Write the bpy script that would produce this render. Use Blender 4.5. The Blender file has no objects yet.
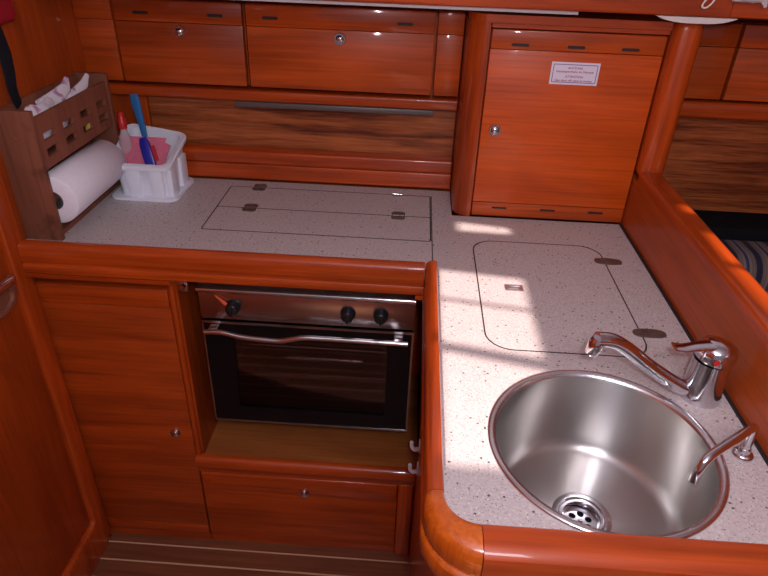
import bpy, bmesh, math, random
from mathutils import Vector, Matrix, noise as mnoise

random.seed(7)
scene = bpy.context.scene
COL = scene.collection
PI = math.pi

# ------------------------------------------------------------------ camera
cam_d = bpy.data.cameras.new('camera')
cam = bpy.data.objects.new('camera', cam_d)
COL.objects.link(cam)
cam_d.sensor_width = 36.0
cam_d.lens = 619.73 / 768.0 * 36.0
cam_d.clip_start = 0.02
cam_d.clip_end = 60.0
RX = Vector((0.9977675, 0.0582577, 0.0326513))
DN = Vector((0.0581754, -0.5180884, -0.8533464))
FW = Vector((-0.0327978, 0.8533408, -0.5203209))
m3 = Matrix((RX, -DN, -FW)).transposed()
cam.matrix_world = Matrix.Translation((0, 0, 1.5)) @ m3.to_4x4()
scene.camera = cam

# ------------------------------------------------------------------ exposure
vs = scene.view_settings
vs.view_transform = 'Standard'
vs.look = 'None'
vs.exposure = 0.0
vs.gamma = 1.0
vs.use_curve_mapping = False

# ------------------------------------------------------------------ world (sky seen through the openings)
w = bpy.data.worlds.new('sky')
scene.world = w
w.use_nodes = True
wb = w.node_tree.nodes['Background']
wb.inputs['Color'].default_value = (0.88, 0.86, 1.0, 1)
wb.inputs['Strength'].default_value = 0.20

# ------------------------------------------------------------------ sun through the roof openings
SUN = Vector((0.30, 0.22, -1.0))
sd = bpy.data.lights.new('sun', 'SUN')
sd.energy = 5.8
sd.color = (1.0, 0.82, 0.77)
sd.angle = math.radians(1.3)
sun = bpy.data.objects.new('sun', sd)
COL.objects.link(sun)
sun.rotation_euler = SUN.to_track_quat('-Z', 'Y').to_euler()
sun.location = (-1, -1, 4)

# daylight falling in through the open companionway behind the viewer
ad = bpy.data.lights.new('companionway_daylight', 'AREA')
ad.shape = 'RECTANGLE'
ad.size = 0.34
ad.size_y = 0.30
ad.energy = 6.0
ad.color = (1.0, 0.92, 1.0)
al = bpy.data.objects.new('companionway_daylight', ad)
COL.objects.link(al)
al.location = (0.22, -0.25, 1.93)
al.rotation_euler = (Vector((0.10, 1.0, 0.85)) - Vector(al.location)).to_track_quat('-Z', 'Y').to_euler()

# the photographer's flash, held just above the lens
fl = bpy.data.lights.new('camera_flash', 'POINT')
fl.energy = 15.0
fl.color = (0.97, 0.95, 1.08)
fl.shadow_soft_size = 0.018
flo = bpy.data.objects.new('camera_flash', fl)
COL.objects.link(flo)
flo.location = (0.035, -0.02, 1.565)

# ------------------------------------------------------------------ materials
def new_mat(name):
    m = bpy.data.materials.new(name)
    m.use_nodes = True
    return m, m.node_tree, m.node_tree.nodes['Principled BSDF']

def N(nt, t, **kw):
    n = nt.nodes.new(t)
    for k, v in kw.items():
        setattr(n, k, v)
    return n

def ramp(nt, src, stops):
    r = N(nt, 'ShaderNodeValToRGB')
    cr = r.color_ramp
    while len(cr.elements) < len(stops):
        cr.elements.new(0.5)
    for e, (p, c) in zip(cr.elements, stops):
        e.position = p
        e.color = (*c, 1)
    nt.links.new(src, r.inputs['Fac'])
    return r.outputs['Color']

def wood(name, c0, c1, axis='X', rough=0.42, coat=0.22, figure=0.0, contrast=1.0, scale=1.0, spec=0.3):
    m, nt, b = new_mat(name)
    tc = N(nt, 'ShaderNodeTexCoord')
    oi = N(nt, 'ShaderNodeObjectInfo')
    off = N(nt, 'ShaderNodeVectorMath', operation='SCALE')
    comb = N(nt, 'ShaderNodeCombineXYZ')
    for k in range(3):
        nt.links.new(oi.outputs['Random'], comb.inputs[k])
    nt.links.new(comb.outputs[0], off.inputs[0])
    off.inputs['Scale'].default_value = 7.0
    add = N(nt, 'ShaderNodeVectorMath', operation='ADD')
    nt.links.new(tc.outputs['Object'], add.inputs[0])
    nt.links.new(off.outputs[0], add.inputs[1])
    mp = N(nt, 'ShaderNodeMapping')
    s = {'X': (0.8, 14, 14), 'Y': (14, 1.0, 14), 'Z': (14, 14, 1.0)}[axis]
    mp.inputs['Scale'].default_value = tuple(v * scale for v in s)
    nt.links.new(add.outputs[0], mp.inputs['Vector'])
    n1 = N(nt, 'ShaderNodeTexNoise')
    n1.inputs['Scale'].default_value = 1.6
    n1.inputs['Detail'].default_value = 5
    n1.inputs['Roughness'].default_value = 0.55
    n1.inputs['Distortion'].default_value = 0.5 + figure
    nt.links.new(mp.outputs[0], n1.inputs['Vector'])
    n2 = N(nt, 'ShaderNodeTexNoise')
    n2.inputs['Scale'].default_value = 9.0
    n2.inputs['Detail'].default_value = 3
    nt.links.new(mp.outputs[0], n2.inputs['Vector'])
    mx = N(nt, 'ShaderNodeMath', operation='MULTIPLY_ADD')
    nt.links.new(n2.outputs['Fac'], mx.inputs[0])
    mx.inputs[1].default_value = 0.35
    ma = N(nt, 'ShaderNodeMath', operation='MULTIPLY')
    nt.links.new(n1.outputs['Fac'], ma.inputs[0])
    ma.inputs[1].default_value = 0.75
    nt.links.new(ma.outputs[0], mx.inputs[2])
    h = 0.22 / contrast
    n3 = N(nt, 'ShaderNodeTexNoise')
    n3.inputs['Scale'].default_value = 3.2
    n3.inputs['Detail'].default_value = 2
    n3.inputs['Distortion'].default_value = 1.2
    mp3 = N(nt, 'ShaderNodeMapping')
    mp3.inputs['Scale'].default_value = {'X': (0.8, 3.0, 3.0), 'Y': (3.0, 0.8, 3.0), 'Z': (3.0, 3.0, 0.8)}[axis]
    nt.links.new(add.outputs[0], mp3.inputs['Vector'])
    nt.links.new(mp3.outputs[0], n3.inputs['Vector'])
    col = ramp(nt, mx.outputs[0], [(max(0.0, 0.55 - h), c0), (min(1.0, 0.55 + h), c1)])
    # slight overall difference from board to board
    n4 = N(nt, 'ShaderNodeTexNoise')          # fine dark pores along the grain
    n4.inputs['Scale'].default_value = 26.0
    n4.inputs['Detail'].default_value = 2
    mp4 = N(nt, 'ShaderNodeMapping')
    mp4.inputs['Scale'].default_value = {'X': (0.16, 8, 8), 'Y': (8, 0.16, 8), 'Z': (8, 8, 0.16)}[axis]
    nt.links.new(add.outputs[0], mp4.inputs['Vector'])
    nt.links.new(mp4.outputs[0], n4.inputs['Vector'])
    pore = ramp(nt, n4.outputs['Fac'], [(0.30, (0.82, 0.82, 0.82)), (0.50, (1.03, 1.03, 1.03))])
    blot = ramp(nt, n3.outputs['Fac'], [(0.30, (0.84, 0.84, 0.84)), (0.66, (1.10, 1.10, 1.10))])
    for extra in (pore, blot):
        mm = N(nt, 'ShaderNodeMix', data_type='RGBA', blend_type='MULTIPLY')
        mm.inputs['Factor'].default_value = 1.0
        nt.links.new(col, mm.inputs['A'])
        nt.links.new(extra, mm.inputs['B'])
        col = mm.outputs['Result']
    hv = N(nt, 'ShaderNodeHueSaturation')
    mr = N(nt, 'ShaderNodeMapRange')
    mr.inputs['To Min'].default_value = 0.9
    mr.inputs['To Max'].default_value = 1.1
    nt.links.new(oi.outputs['Random'], mr.inputs['Value'])
    nt.links.new(mr.outputs[0], hv.inputs['Value'])
    nt.links.new(col, hv.inputs['Color'])
    nt.links.new(hv.outputs[0], b.inputs['Base Color'])
    b.inputs['Roughness'].default_value = rough
    b.inputs['Specular IOR Level'].default_value = spec
    b.inputs['Coat Weight'].default_value = coat
    b.inputs['Coat Roughness'].default_value = 0.06
    bp = N(nt, 'ShaderNodeBump')
    bp.inputs['Strength'].default_value = 0.05
    bp.inputs['Distance'].default_value = 0.001
    nt.links.new(n2.outputs['Fac'], bp.inputs['Height'])
    nt.links.new(bp.outputs[0], b.inputs['Normal'])
    return m

def plain(name, c, rough=0.5, metal=0.0, spec=0.5, coat=0.0, mottled=0.0, mscale=30.0):
    m, nt, b = new_mat(name)
    b.inputs['Roughness'].default_value = rough
    b.inputs['Metallic'].default_value = metal
    b.inputs['Specular IOR Level'].default_value = spec
    b.inputs['Coat Weight'].default_value = coat
    if mottled:
        tc = N(nt, 'ShaderNodeTexCoord')
        n = N(nt, 'ShaderNodeTexNoise')
        n.inputs['Scale'].default_value = mscale
        n.inputs['Detail'].default_value = 4
        nt.links.new(tc.outputs['Object'], n.inputs['Vector'])
        d = tuple(v * (1 - mottled) for v in c)
        nt.links.new(ramp(nt, n.outputs['Fac'], [(0.3, d), (0.7, c)]), b.inputs['Base Color'])
    else:
        b.inputs['Base Color'].default_value = (*c, 1)
    return m

A0, A1 = (0.27, 0.034, 0.004), (0.60, 0.092, 0.010)
WOODX = wood('varnished_mahogany_across', A0, A1, 'X')
WOODY = wood('varnished_mahogany_deep', A0, A1, 'Y')
WOODZ = wood('varnished_mahogany_upright', A0, A1, 'Z')
F0, F1 = (0.25, 0.028, 0.003), (0.58, 0.082, 0.008)
RAILX = wood('varnished_rail_across', F0, F1, 'X', rough=0.36, coat=0.55)
RAILY = wood('varnished_rail_deep', F0, F1, 'Y', rough=0.36, coat=0.55)
RAILZ = wood('varnished_rail_upright', F0, F1, 'Z', rough=0.36, coat=0.55)
KNEE = wood('varnished_corner_block', (0.30, 0.040, 0.003), (0.64, 0.135, 0.012), 'Z', rough=0.2, coat=0.9)
BULK = wood('bulkhead_veneer', (0.30, 0.038, 0.004), (0.58, 0.094, 0.009), 'Z', contrast=0.9)
PLANK = wood('striped_plank_veneer', (0.11, 0.020, 0.006), (0.46, 0.125, 0.035), 'X', rough=0.4, coat=0.10, figure=0.0, contrast=1.55, scale=2.2)
NICHE = wood('oven_bay_floor_veneer', (0.26, 0.075, 0.018), (0.40, 0.128, 0.032), 'X', rough=0.4, coat=0.15)
RACKW = wood('matt_brown_rack_wood', (0.20, 0.066, 0.036), (0.30, 0.104, 0.058), 'Z', rough=0.6, coat=0.0, spec=0.25)

def stained_rack():
    m = RACKW.copy()
    m.name = 'stained_brown_rack_wood'
    nt = m.node_tree
    b = nt.nodes['Principled BSDF']
    src = b.inputs['Base Color'].links[0].from_socket
    tc = N(nt, 'ShaderNodeTexCoord')
    n = N(nt, 'ShaderNodeTexNoise')
    n.inputs['Scale'].default_value = 22
    n.inputs['Detail'].default_value = 2
    nt.links.new(tc.outputs['Object'], n.inputs['Vector'])
    f = ramp(nt, n.outputs['Fac'], [(0.60, (0, 0, 0)), (0.70, (0.55, 0.55, 0.55))])
    mix = N(nt, 'ShaderNodeMix', data_type='RGBA')
    nt.links.new(f, mix.inputs['Factor'])
    nt.links.new(src, mix.inputs['A'])
    mix.inputs['B'].default_value = (0.07, 0.022, 0.012, 1)
    nt.links.new(mix.outputs['Result'], b.inputs['Base Color'])
    return m
RACKS = stained_rack()

def laminate():
    m, nt, b = new_mat('speckled_laminate')
    tc = N(nt, 'ShaderNodeTexCoord')
    geo = N(nt, 'ShaderNodeNewGeometry')
    base = N(nt, 'ShaderNodeTexNoise')
    base.inputs['Scale'].default_value = 240
    base.inputs['Detail'].default_value = 4
    nt.links.new(geo.outputs['Position'], base.inputs['Vector'])
    c = ramp(nt, base.outputs['Fac'], [(0.3, (0.47, 0.40, 0.385)), (0.7, (0.62, 0.55, 0.53))])
    cur = c
    for sc, th, colr in ((215, 0.030, (0.10, 0.07, 0.085)), (420, 0.10, (0.28, 0.21, 0.20)), (340, 0.05, (0.72, 0.66, 0.62))):
        v = N(nt, 'ShaderNodeTexVoronoi')
        v.inputs['Scale'].default_value = sc
        nt.links.new(geo.outputs['Position'], v.inputs['Vector'])
        sep = N(nt, 'ShaderNodeSeparateColor')
        nt.links.new(v.outputs['Color'], sep.inputs[0])
        lt = N(nt, 'ShaderNodeMath', operation='LESS_THAN')
        nt.links.new(sep.outputs[0], lt.inputs[0])
        lt.inputs[1].default_value = th * 1.6
        d = N(nt, 'ShaderNodeMath', operation='LESS_THAN')
        nt.links.new(v.outputs['Distance'], d.inputs[0])
        d.inputs[1].default_value = 0.38
        mu = N(nt, 'ShaderNodeMath', operation='MULTIPLY')
        nt.links.new(lt.outputs[0], mu.inputs[0])
        nt.links.new(d.outputs[0], mu.inputs[1])
        mix = N(nt, 'ShaderNodeMix', data_type='RGBA')
        nt.links.new(mu.outputs[0], mix.inputs['Factor'])
        nt.links.new(cur, mix.inputs['A'])
        mix.inputs['B'].default_value = (*colr, 1)
        cur = mix.outputs['Result']
    nt.links.new(cur, b.inputs['Base Color'])
    b.inputs['Roughness'].default_value = 0.42
    b.inputs['Specular IOR Level'].default_value = 0.35
    return m
LAM = laminate()

def sole():
    m, nt, b = new_mat('teak_and_holly_sole')
    geo = N(nt, 'ShaderNodeNewGeometry')
    sep = N(nt, 'ShaderNodeSeparateXYZ')
    nt.links.new(geo.outputs['Position'], sep.inputs[0])
    a = N(nt, 'ShaderNodeMath', operation='ADD')
    nt.links.new(sep.outputs['Y'], a.inputs[0])
    a.inputs[1].default_value = 10 * 0.053 + 0.016
    md = N(nt, 'ShaderNodeMath', operation='MODULO')
    nt.links.new(a.outputs[0], md.inputs[0])
    md.inputs[1].default_value = 0.053
    lt = N(nt, 'ShaderNodeMath', operation='LESS_THAN')
    nt.links.new(md.outputs[0], lt.inputs[0])
    lt.inputs[1].default_value = 0.0045
    mp = N(nt, 'ShaderNodeMapping')
    mp.inputs['Scale'].default_value = (2, 40, 40)
    nt.links.new(geo.outputs['Position'], mp.inputs['Vector'])
    n = N(nt, 'ShaderNodeTexNoise')
    n.inputs['Scale'].default_value = 2
    n.inputs['Detail'].default_value = 5
    nt.links.new(mp.outputs[0], n.inputs['Vector'])
    c = ramp(nt, n.outputs['Fac'], [(0.3, (0.15, 0.045, 0.020)), (0.7, (0.24, 0.08, 0.035))])
    mix = N(nt, 'ShaderNodeMix', data_type='RGBA')
    nt.links.new(lt.outputs[0], mix.inputs['Factor'])
    nt.links.new(c, mix.inputs['A'])
    mix.inputs['B'].default_value = (0.62, 0.40, 0.25, 1)
    nt.links.new(mix.outputs['Result'], b.inputs['Base Color'])
    b.inputs['Roughness'].default_value = 0.4
    return m
SOLE = sole()

def brushed(name, c=(0.60, 0.58, 0.56), rough=0.30, aniso=0.85, axis='Z'):
    m, nt, b = new_mat(name)
    b.inputs['Base Color'].default_value = (*c, 1)
    b.inputs['Metallic'].default_value = 1.0
    b.inputs['Roughness'].default_value = rough
    if aniso:
        b.inputs['Anisotropic'].default_value = aniso
        t = N(nt, 'ShaderNodeTangent', direction_type='RADIAL', axis=axis)
        b.inputs['Anisotropic Rotation'].default_value = 0.25
        nt.links.new(t.outputs[0], b.inputs['Tangent'])
    return m
BASIN = brushed('brushed_basin_steel')
CHROME = plain('chrome', (0.70, 0.69, 0.73), 0.13, 1.0)
SATIN = plain('satin_steel', (0.80, 0.78, 0.80), 0.34, 1.0)
STEEL = brushed('oven_steel', (0.50, 0.46, 0.46), 0.26, 0)
TRIMST = plain('bright_oven_trim', (0.62, 0.58, 0.58), 0.20, 1.0)
BLACK = plain('black_enamel', (0.004, 0.004, 0.005), 0.10, 0.0, 0.35)
BLACKP = plain('black_plastic', (0.012, 0.012, 0.014), 0.28)
SLOTM = plain('dark_slot', (0.018, 0.009, 0.007), 0.6)
SEAM = plain('black_rubber_seam', (0.015, 0.012, 0.012), 0.6)
BRONZE = plain('dull_bronze', (0.21, 0.155, 0.13), 0.42, 0.5, mottled=0.4, mscale=60)
ALU = plain('grey_lamp_profile', (0.13, 0.10, 0.09), 0.45, 0.2)
WHITEP = plain('white_plastic', (0.86, 0.87, 0.95), 0.35)
PAPER = plain('white_kitchen_paper', (0.91, 0.87, 0.94), 0.9, spec=0.1, mottled=0.05, mscale=180)
GREYC = plain('grey_cardboard', (0.09, 0.085, 0.09), 0.8)
HEADL = plain('white_headliner', (0.80, 0.79, 0.82), 0.6)
LINER = plain('white_vinyl_liner', (0.80, 0.77, 0.78), 0.5)
LENS = plain('frosted_lamp_cover', (0.75, 0.66, 0.62), 0.35)
CORD = plain('white_cord', (0.80, 0.72, 0.68), 0.8)
CLOTHW = plain('off_white_cloth', (0.72, 0.66, 0.66), 0.9, spec=0.1, mottled=0.2, mscale=40)
NAVY = plain('black_webbing', (0.010, 0.012, 0.018), 0.75, spec=0.2)
REDC = plain('red_fabric', (0.36, 0.010, 0.022), 0.8, spec=0.2)
PINK = plain('pink_sponge_cloth', (0.74, 0.19, 0.28), 0.85, spec=0.15, mottled=0.15, mscale=120)
BLUE = plain('blue_plastic', (0.018, 0.022, 0.32), 0.3)
TEAL = plain('light_blue_plastic', (0.03, 0.17, 0.42), 0.3)
REDP = plain('red_plastic', (0.55, 0.02, 0.02), 0.35)
ORANGE = plain('orange_reflection', (0.85, 0.12, 0.03), 0.4)
YELLOW = plain('yellow_packet', (0.65, 0.50, 0.08), 0.6)
INKR = plain('red_ink', (0.42, 0.03, 0.10), 0.7)
INKV = plain('violet_ink', (0.16, 0.08, 0.26), 0.7)
STICK = plain('white_sticker', (0.80, 0.74, 0.84), 0.45)
GAPSHADE = plain('black_gap_shade', (0.008, 0.008, 0.010), 0.8, spec=0.1)

def bag_mat():
    m, nt, b = new_mat('printed_carrier_bag')
    tc = N(nt, 'ShaderNodeTexCoord')
    n = N(nt, 'ShaderNodeTexNoise')
    n.inputs['Scale'].default_value = 45
    n.inputs['Detail'].default_value = 1
    nt.links.new(tc.outputs['Object'], n.inputs['Vector'])
    nt.links.new(ramp(nt, n.outputs['Fac'], [(0.56, (0.84, 0.78, 0.83)), (0.66, (0.50, 0.22, 0.40))]), b.inputs['Base Color'])
    b.inputs['Roughness'].default_value = 0.4
    return m
BAG = bag_mat()

def glass(name, tint, transp, rough=0.03):
    m, nt, b = new_mat(name)
    out = nt.nodes['Material Output']
    tr = N(nt, 'ShaderNodeBsdfTransparent')
    tr.inputs['Color'].default_value = (*tint, 1)
    gl = N(nt, 'ShaderNodeBsdfGlossy')
    gl.inputs['Roughness'].default_value = rough
    fr = N(nt, 'ShaderNodeFresnel')
    fr.inputs['IOR'].default_value = 1.5
    mix = N(nt, 'ShaderNodeMixShader')
    nt.links.new(fr.outputs[0], mix.inputs['Fac'])
    nt.links.new(tr.outputs[0], mix.inputs[1])
    nt.links.new(gl.outputs[0], mix.inputs[2])
    nt.links.new(mix.outputs[0], out.inputs['Surface'])
    return m
OVENGLASS = glass('smoked_oven_glass', (0.80, 0.70, 0.68), 0.3)
def milky():
    m, nt, b = new_mat('clear_bottle_plastic')
    b.inputs['Base Color'].default_value = (0.75, 0.72, 0.74, 1)
    b.inputs['Roughness'].default_value = 0.12
    b.inputs['Alpha'].default_value = 0.42
    return m
CLEAR = milky()

def stripes():
    m, nt, b = new_mat('striped_upholstery')
    tc = N(nt, 'ShaderNodeTexCoord')
    sep = N(nt, 'ShaderNodeSeparateXYZ')
    nt.links.new(tc.outputs['Object'], sep.inputs[0])
    md = N(nt, 'ShaderNodeMath', operation='PINGPONG')
    nt.links.new(sep.outputs['X'], md.inputs[0])
    md.inputs[1].default_value = 0.026
    mu = N(nt, 'ShaderNodeMath', operation='MULTIPLY')
    nt.links.new(md.outputs[0], mu.inputs[0])
    mu.inputs[1].default_value = 1 / 0.026
    r = N(nt, 'ShaderNodeValToRGB')
    r.color_ramp.interpolation = 'CONSTANT'
    st = [(0.0, (0.012, 0.014, 0.04)), (0.26, (0.13, 0.09, 0.085)), (0.42, (0.20, 0.13, 0.07)), (0.48, (0.13, 0.10, 0.10)), (0.66, (0.20, 0.15, 0.14)), (0.86, (0.03, 0.034, 0.08))]
    while len(r.color_ramp.elements) < len(st):
        r.color_ramp.elements.new(0.5)
    for e, (p, c) in zip(r.color_ramp.elements, st):
        e.position = p
        e.color = (*c, 1)
    nt.links.new(mu.outputs[0], r.inputs['Fac'])
    nt.links.new(r.outputs[0], b.inputs['Base Color'])
    b.inputs['Roughness'].default_value = 0.9
    return m
STRIPE = stripes()

# ------------------------------------------------------------------ helpers
def merge(*bms):
    out = bmesh.new()
    for b in bms:
        me = bpy.data.meshes.new('tmp')
        b.to_mesh(me)
        out.from_mesh(me)
        bpy.data.meshes.remove(me)
        b.free()
    return out

def box(x0, x1, y0, y1, z0, z1, bev=0.0, seg=2):
    bm = bmesh.new()
    bmesh.ops.create_cube(bm, size=1.0)
    for v in bm.verts:
        v.co = Vector(((x0 + x1) / 2 + v.co.x * (x1 - x0), (y0 + y1) / 2 + v.co.y * (y1 - y0), (z0 + z1) / 2 + v.co.z * (z1 - z0)))
    if bev > 0:
        bmesh.ops.bevel(bm, geom=bm.edges[:], offset=bev, segments=seg, affect='EDGES', profile=0.5)
    return bm

def xform(bm, mat):
    bmesh.ops.transform(bm, matrix=mat, verts=bm.verts)
    return bm

def catmull(pts, n=6):
    P = [Vector(p) for p in pts]
    if len(P) < 3:
        return P
    out = []
    Q = [P[0] * 2 - P[1]] + P + [P[-1] * 2 - P[-2]]
    for i in range(1, len(Q) - 2):
        a, b, c, d = Q[i - 1], Q[i], Q[i + 1], Q[i + 2]
        for k in range(n):
            t = k / n
            out.append(0.5 * ((2 * b) + (c - a) * t + (2 * a - 5 * b + 4 * c - d) * t * t + (3 * b - a - 3 * c + d) * t ** 3))
    out.append(P[-1])
    return out

def tube(pts, r, seg=12, smooth=0):
    """round tube along pts; r a number or one radius per given point"""
    P = [Vector(p) for p in pts]
    rr = r if isinstance(r, (list, tuple)) else [r] * len(P)
    if smooth:
        m = len(P)
        P2 = catmull(P, smooth)
        R2 = []
        for i in range(len(P2)):
            t = i / smooth
            k = min(int(t), m - 2)
            R2.append(rr[k] + (rr[k + 1] - rr[k]) * (t - k))
        P, rr = P2, R2
    bm = bmesh.new()
    rings = []
    up = None
    for i, p in enumerate(P):
        t = (P[min(i + 1, len(P) - 1)] - P[max(i - 1, 0)]).normalized()
        if up is None:
            up = Vector((0, 0, 1)) if abs(t.z) < 0.9 else Vector((1, 0, 0))
        a = up - t * up.dot(t)
        a.normalize()
        up = a
        b = t.cross(a)
        rings.append([bm.verts.new(p + (a * math.cos(2 * PI * k / seg) + b * math.sin(2 * PI * k / seg)) * rr[i]) for k in range(seg)])
    for A, B in zip(rings, rings[1:]):
        for k in range(seg):
            bm.faces.new((A[k], A[(k + 1) % seg], B[(k + 1) % seg], B[k]))
    bm.faces.new(list(reversed(rings[0])))
    bm.faces.new(rings[-1])
    bmesh.ops.recalc_face_normals(bm, faces=bm.faces)
    return bm

def lathe(prof, c, seg=48, axis='Z'):
    """prof: list of (radius, height); revolved about axis through c"""
    bm = bmesh.new()
    rings = []
    for r, h in prof:
        if r < 1e-6:
            rings.append([bm.verts.new((0, 0, h))])
        else:
            rings.append([bm.verts.new((r * math.cos(2 * PI * k / seg), r * math.sin(2 * PI * k / seg), h)) for k in range(seg)])
    for A, B in zip(rings, rings[1:]):
        for k in range(seg):
            k2 = (k + 1) % seg
            if len(A) == 1 and len(B) == 1:
                continue
            if len(A) == 1:
                bm.faces.new((A[0], B[k], B[k2]))
            elif len(B) == 1:
                bm.faces.new((A[k], A[k2], B[0]))
            else:
                bm.faces.new((A[k], A[k2], B[k2], B[k]))
    bmesh.ops.recalc_face_normals(bm, faces=bm.faces)
    if axis == 'Y':
        xform(bm, Matrix.Rotation(PI / 2, 4, 'X'))     # +h -> -y (towards the viewer)
    elif axis == 'X':
        xform(bm, Matrix.Rotation(PI / 2, 4, 'Y'))     # +h -> +x
    xform(bm, Matrix.Translation(c))
    return bm

def rrect(x0, x1, y0, y1, r, n=6):
    pts = []
    for cx, cy, a0 in ((x1 - r, y0 + r, -PI / 2), (x1 - r, y1 - r, 0), (x0 + r, y1 - r, PI / 2), (x0 + r, y0 + r, PI)):
        for k in range(n + 1):
            a = a0 + PI / 2 * k / n
            pts.append((cx + r * math.cos(a), cy + r * math.sin(a)))
    return pts

def circle(cx, cy, r, n=64):
    return [(cx + r * math.cos(2 * PI * k / n), cy + r * math.sin(2 * PI * k / n)) for k in range(n)]

def plate(outer, holes, z0, z1):
    """flat plate in XY with holes, thickness z0..z1"""
    bm = bmesh.new()
    edges = []
    for loop in [outer] + holes:
        vs_ = [bm.verts.new((x, y, z1)) for x, y in loop]
        for i in range(len(vs_)):
            edges.append(bm.edges.new((vs_[i], vs_[(i + 1) % len(vs_)])))
    bmesh.ops.triangle_fill(bm, use_beauty=True, use_dissolve=False, edges=edges)
    for f in bm.faces:
        if f.normal.z < 0:
            f.normal_flip()
    g = bmesh.ops.extrude_face_region(bm, geom=bm.faces[:])
    for v in [e for e in g['geom'] if isinstance(e, bmesh.types.BMVert)]:
        v.co.z = z0
    bmesh.ops.recalc_face_normals(bm, faces=bm.faces)
    return bm

def to_front(bm, y):
    """plate built in XY (x, z) -> stands in XZ, its top (local +z) towards -y at y"""
    xform(bm, Matrix.Translation((0, y, 0)) @ Matrix.Rotation(PI / 2, 4, 'X'))
    return bm

def sweep(path, prof, cap=True):
    """path: list of (x, y), outward normal = left of travel; prof: list of (u, z) closed"""
    bm = bmesh.new()
    P = [Vector((x, y)) for x, y in path]
    rings = []
    for i, p in enumerate(P):
        d0 = (P[i] - P[i - 1]).normalized() if i > 0 else (P[1] - P[0]).normalized()
        d1 = (P[i + 1] - P[i]).normalized() if i < len(P) - 1 else d0
        n0 = Vector((-d0.y, d0.x))
        n1 = Vector((-d1.y, d1.x))
        n = (n0 + n1)
        n.normalize()
        n = n / max(0.3, n.dot(n0))
        rings.append([bm.verts.new((p.x + n.x * u, p.y + n.y * u, z)) for u, z in prof])
    m = len(prof)
    for A, B in zip(rings, rings[1:]):
        for k in range(m):
            bm.faces.new((A[k], A[(k + 1) % m], B[(k + 1) % m], B[k]))
    if cap:
        bm.faces.new(rings[0])
        bm.faces.new(list(reversed(rings[-1])))
    bmesh.ops.recalc_face_normals(bm, faces=bm.faces)
    return bm

def sweepx(x0, x1, prof):
    """prism along X with profile [(y, z)]"""
    bm = bmesh.new()
    A = [bm.verts.new((x0, y, z)) for y, z in prof]
    B = [bm.verts.new((x1, y, z)) for y, z in prof]
    m = len(prof)
    for k in range(m):
        bm.faces.new((A[k], A[(k + 1) % m], B[(k + 1) % m], B[k]))
    bm.faces.new(A)
    bm.faces.new(list(reversed(B)))
    bmesh.ops.recalc_face_normals(bm, faces=bm.faces)
    return bm

def link(name, bm, mat, parent=None, smooth=True, angle=35):
    me = bpy.data.meshes.new(name)
    if parent is not None:
        w_ = Vector((0, 0, 0))
        q = parent
        while q is not None:
            w_ += q.location
            q = q.parent
        bmesh.ops.translate(bm, verts=bm.verts, vec=-w_)
    bm.to_mesh(me)
    bm.free()
    mats = mat if isinstance(mat, (list, tuple)) else [mat]
    for m in mats:
        me.materials.append(m)
    if smooth:
        for p in me.polygons:
            p.use_smooth = True
        me.set_sharp_from_angle(angle=math.radians(angle))
    o = bpy.data.objects.new(name, me)
    COL.objects.link(o)
    if parent is not None:
        o.parent = parent
    return o

def thing(name, label, cat, loc, group=None):
    o = bpy.data.objects.new(name, None)
    o.empty_display_size = 0.05
    COL.objects.link(o)
    o.location = loc
    o['label'] = label
    o['category'] = cat
    if group:
        o['group'] = group
    return o

def single(name, label, cat, bm, mat, loc=None, group=None, **kw):
    """one-mesh thing with its origin at loc"""
    if loc is not None:
        bmesh.ops.translate(bm, verts=bm.verts, vec=-Vector(loc))
    o = link(name, bm, mat, None, **kw)
    if loc is not None:
        o.location = loc
    o['label'] = label
    o['category'] = cat
    if group:
        o['group'] = group
    return o

def struct(name, bm, mat, label=None, **kw):
    o = link(name, bm, mat, None, **kw)
    o['kind'] = 'structure'
    return o

def knob(parent, x, y, z, axis='Y', name='knob', r=0.0128):
    """chrome push-button catch: collar with a domed button"""
    pr = [(0, 0.0), (r * 1.05, 0.0), (r * 1.05, 0.003), (r * 0.92, 0.0055), (r * 0.72, 0.0055), (r * 0.68, 0.004), (r * 0.62, 0.0085), (r * 0.4, 0.0105), (0, 0.011)]
    o = link(name, lathe(pr, (x, y, z), 24, axis), CHROME, parent)
    o['label'] = 'round chrome push-button catch'
    return o

# ------------------------------------------------------------------ the setting
XW, XR, YB = -0.78, 0.49, 1.472      # left bulkhead, inner face of the right half wall, hull side
struct('floor', box(-0.90, 2.2, -0.9, 1.7, -0.03, 0.0), SOLE, smooth=False)

# unseen roof; its openings are shaped to throw the sun patches
H = 1.95
def back(x, y, z):
    t = (H - z)
    return (x - SUN.x * t, y - SUN.y * t)
cz = 0.9
holes = [
    [back(x, y, cz) for x, y in ((0.060, 0.560), (0.226, 0.560), (0.226, 0.764), (0.060, 0.803))],
    [back(x, y, cz) for x, y in ((0.060, 0.826), (0.226, 0.794), (0.226, 0.930), (0.060, 0.955))],
    [back(x, y, cz) for x, y in ((0.060, 0.964), (0.226, 0.938), (0.226, 1.045), (0.060, 1.065))],
    [back(x, y, cz) for x, y in ((0.108, 1.245), (0.226, 1.240), (0.226, 1.270), (0.108, 1.290))],
    [back(x, y, 1.04) for x, y in ((0.512, 0.60), (0.56, 0.60), (0.56, 0.855), (0.505, 0.880))],
    [back(x, y, 1.04) for x, y in ((0.508, 0.895), (0.56, 0.872), (0.56, 0.985), (0.512, 1.005))],
    [back(x, y, 1.04) for x, y in ((0.508, 1.085), (0.535, 1.075), (0.535, 1.11), (0.508, 1.125))],
]
struct('ceiling', plate([(-0.90, -0.55), (2.2, -0.55), (2.2, 1.7), (-0.90, 1.7)], holes, H, H + 0.012), HEADL, smooth=False)

# left bulkhead
struct('wall_left', box(XW - 0.03, XW, -0.9, 1.60, 0, H - 0.001), BULK, smooth=False)
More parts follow.
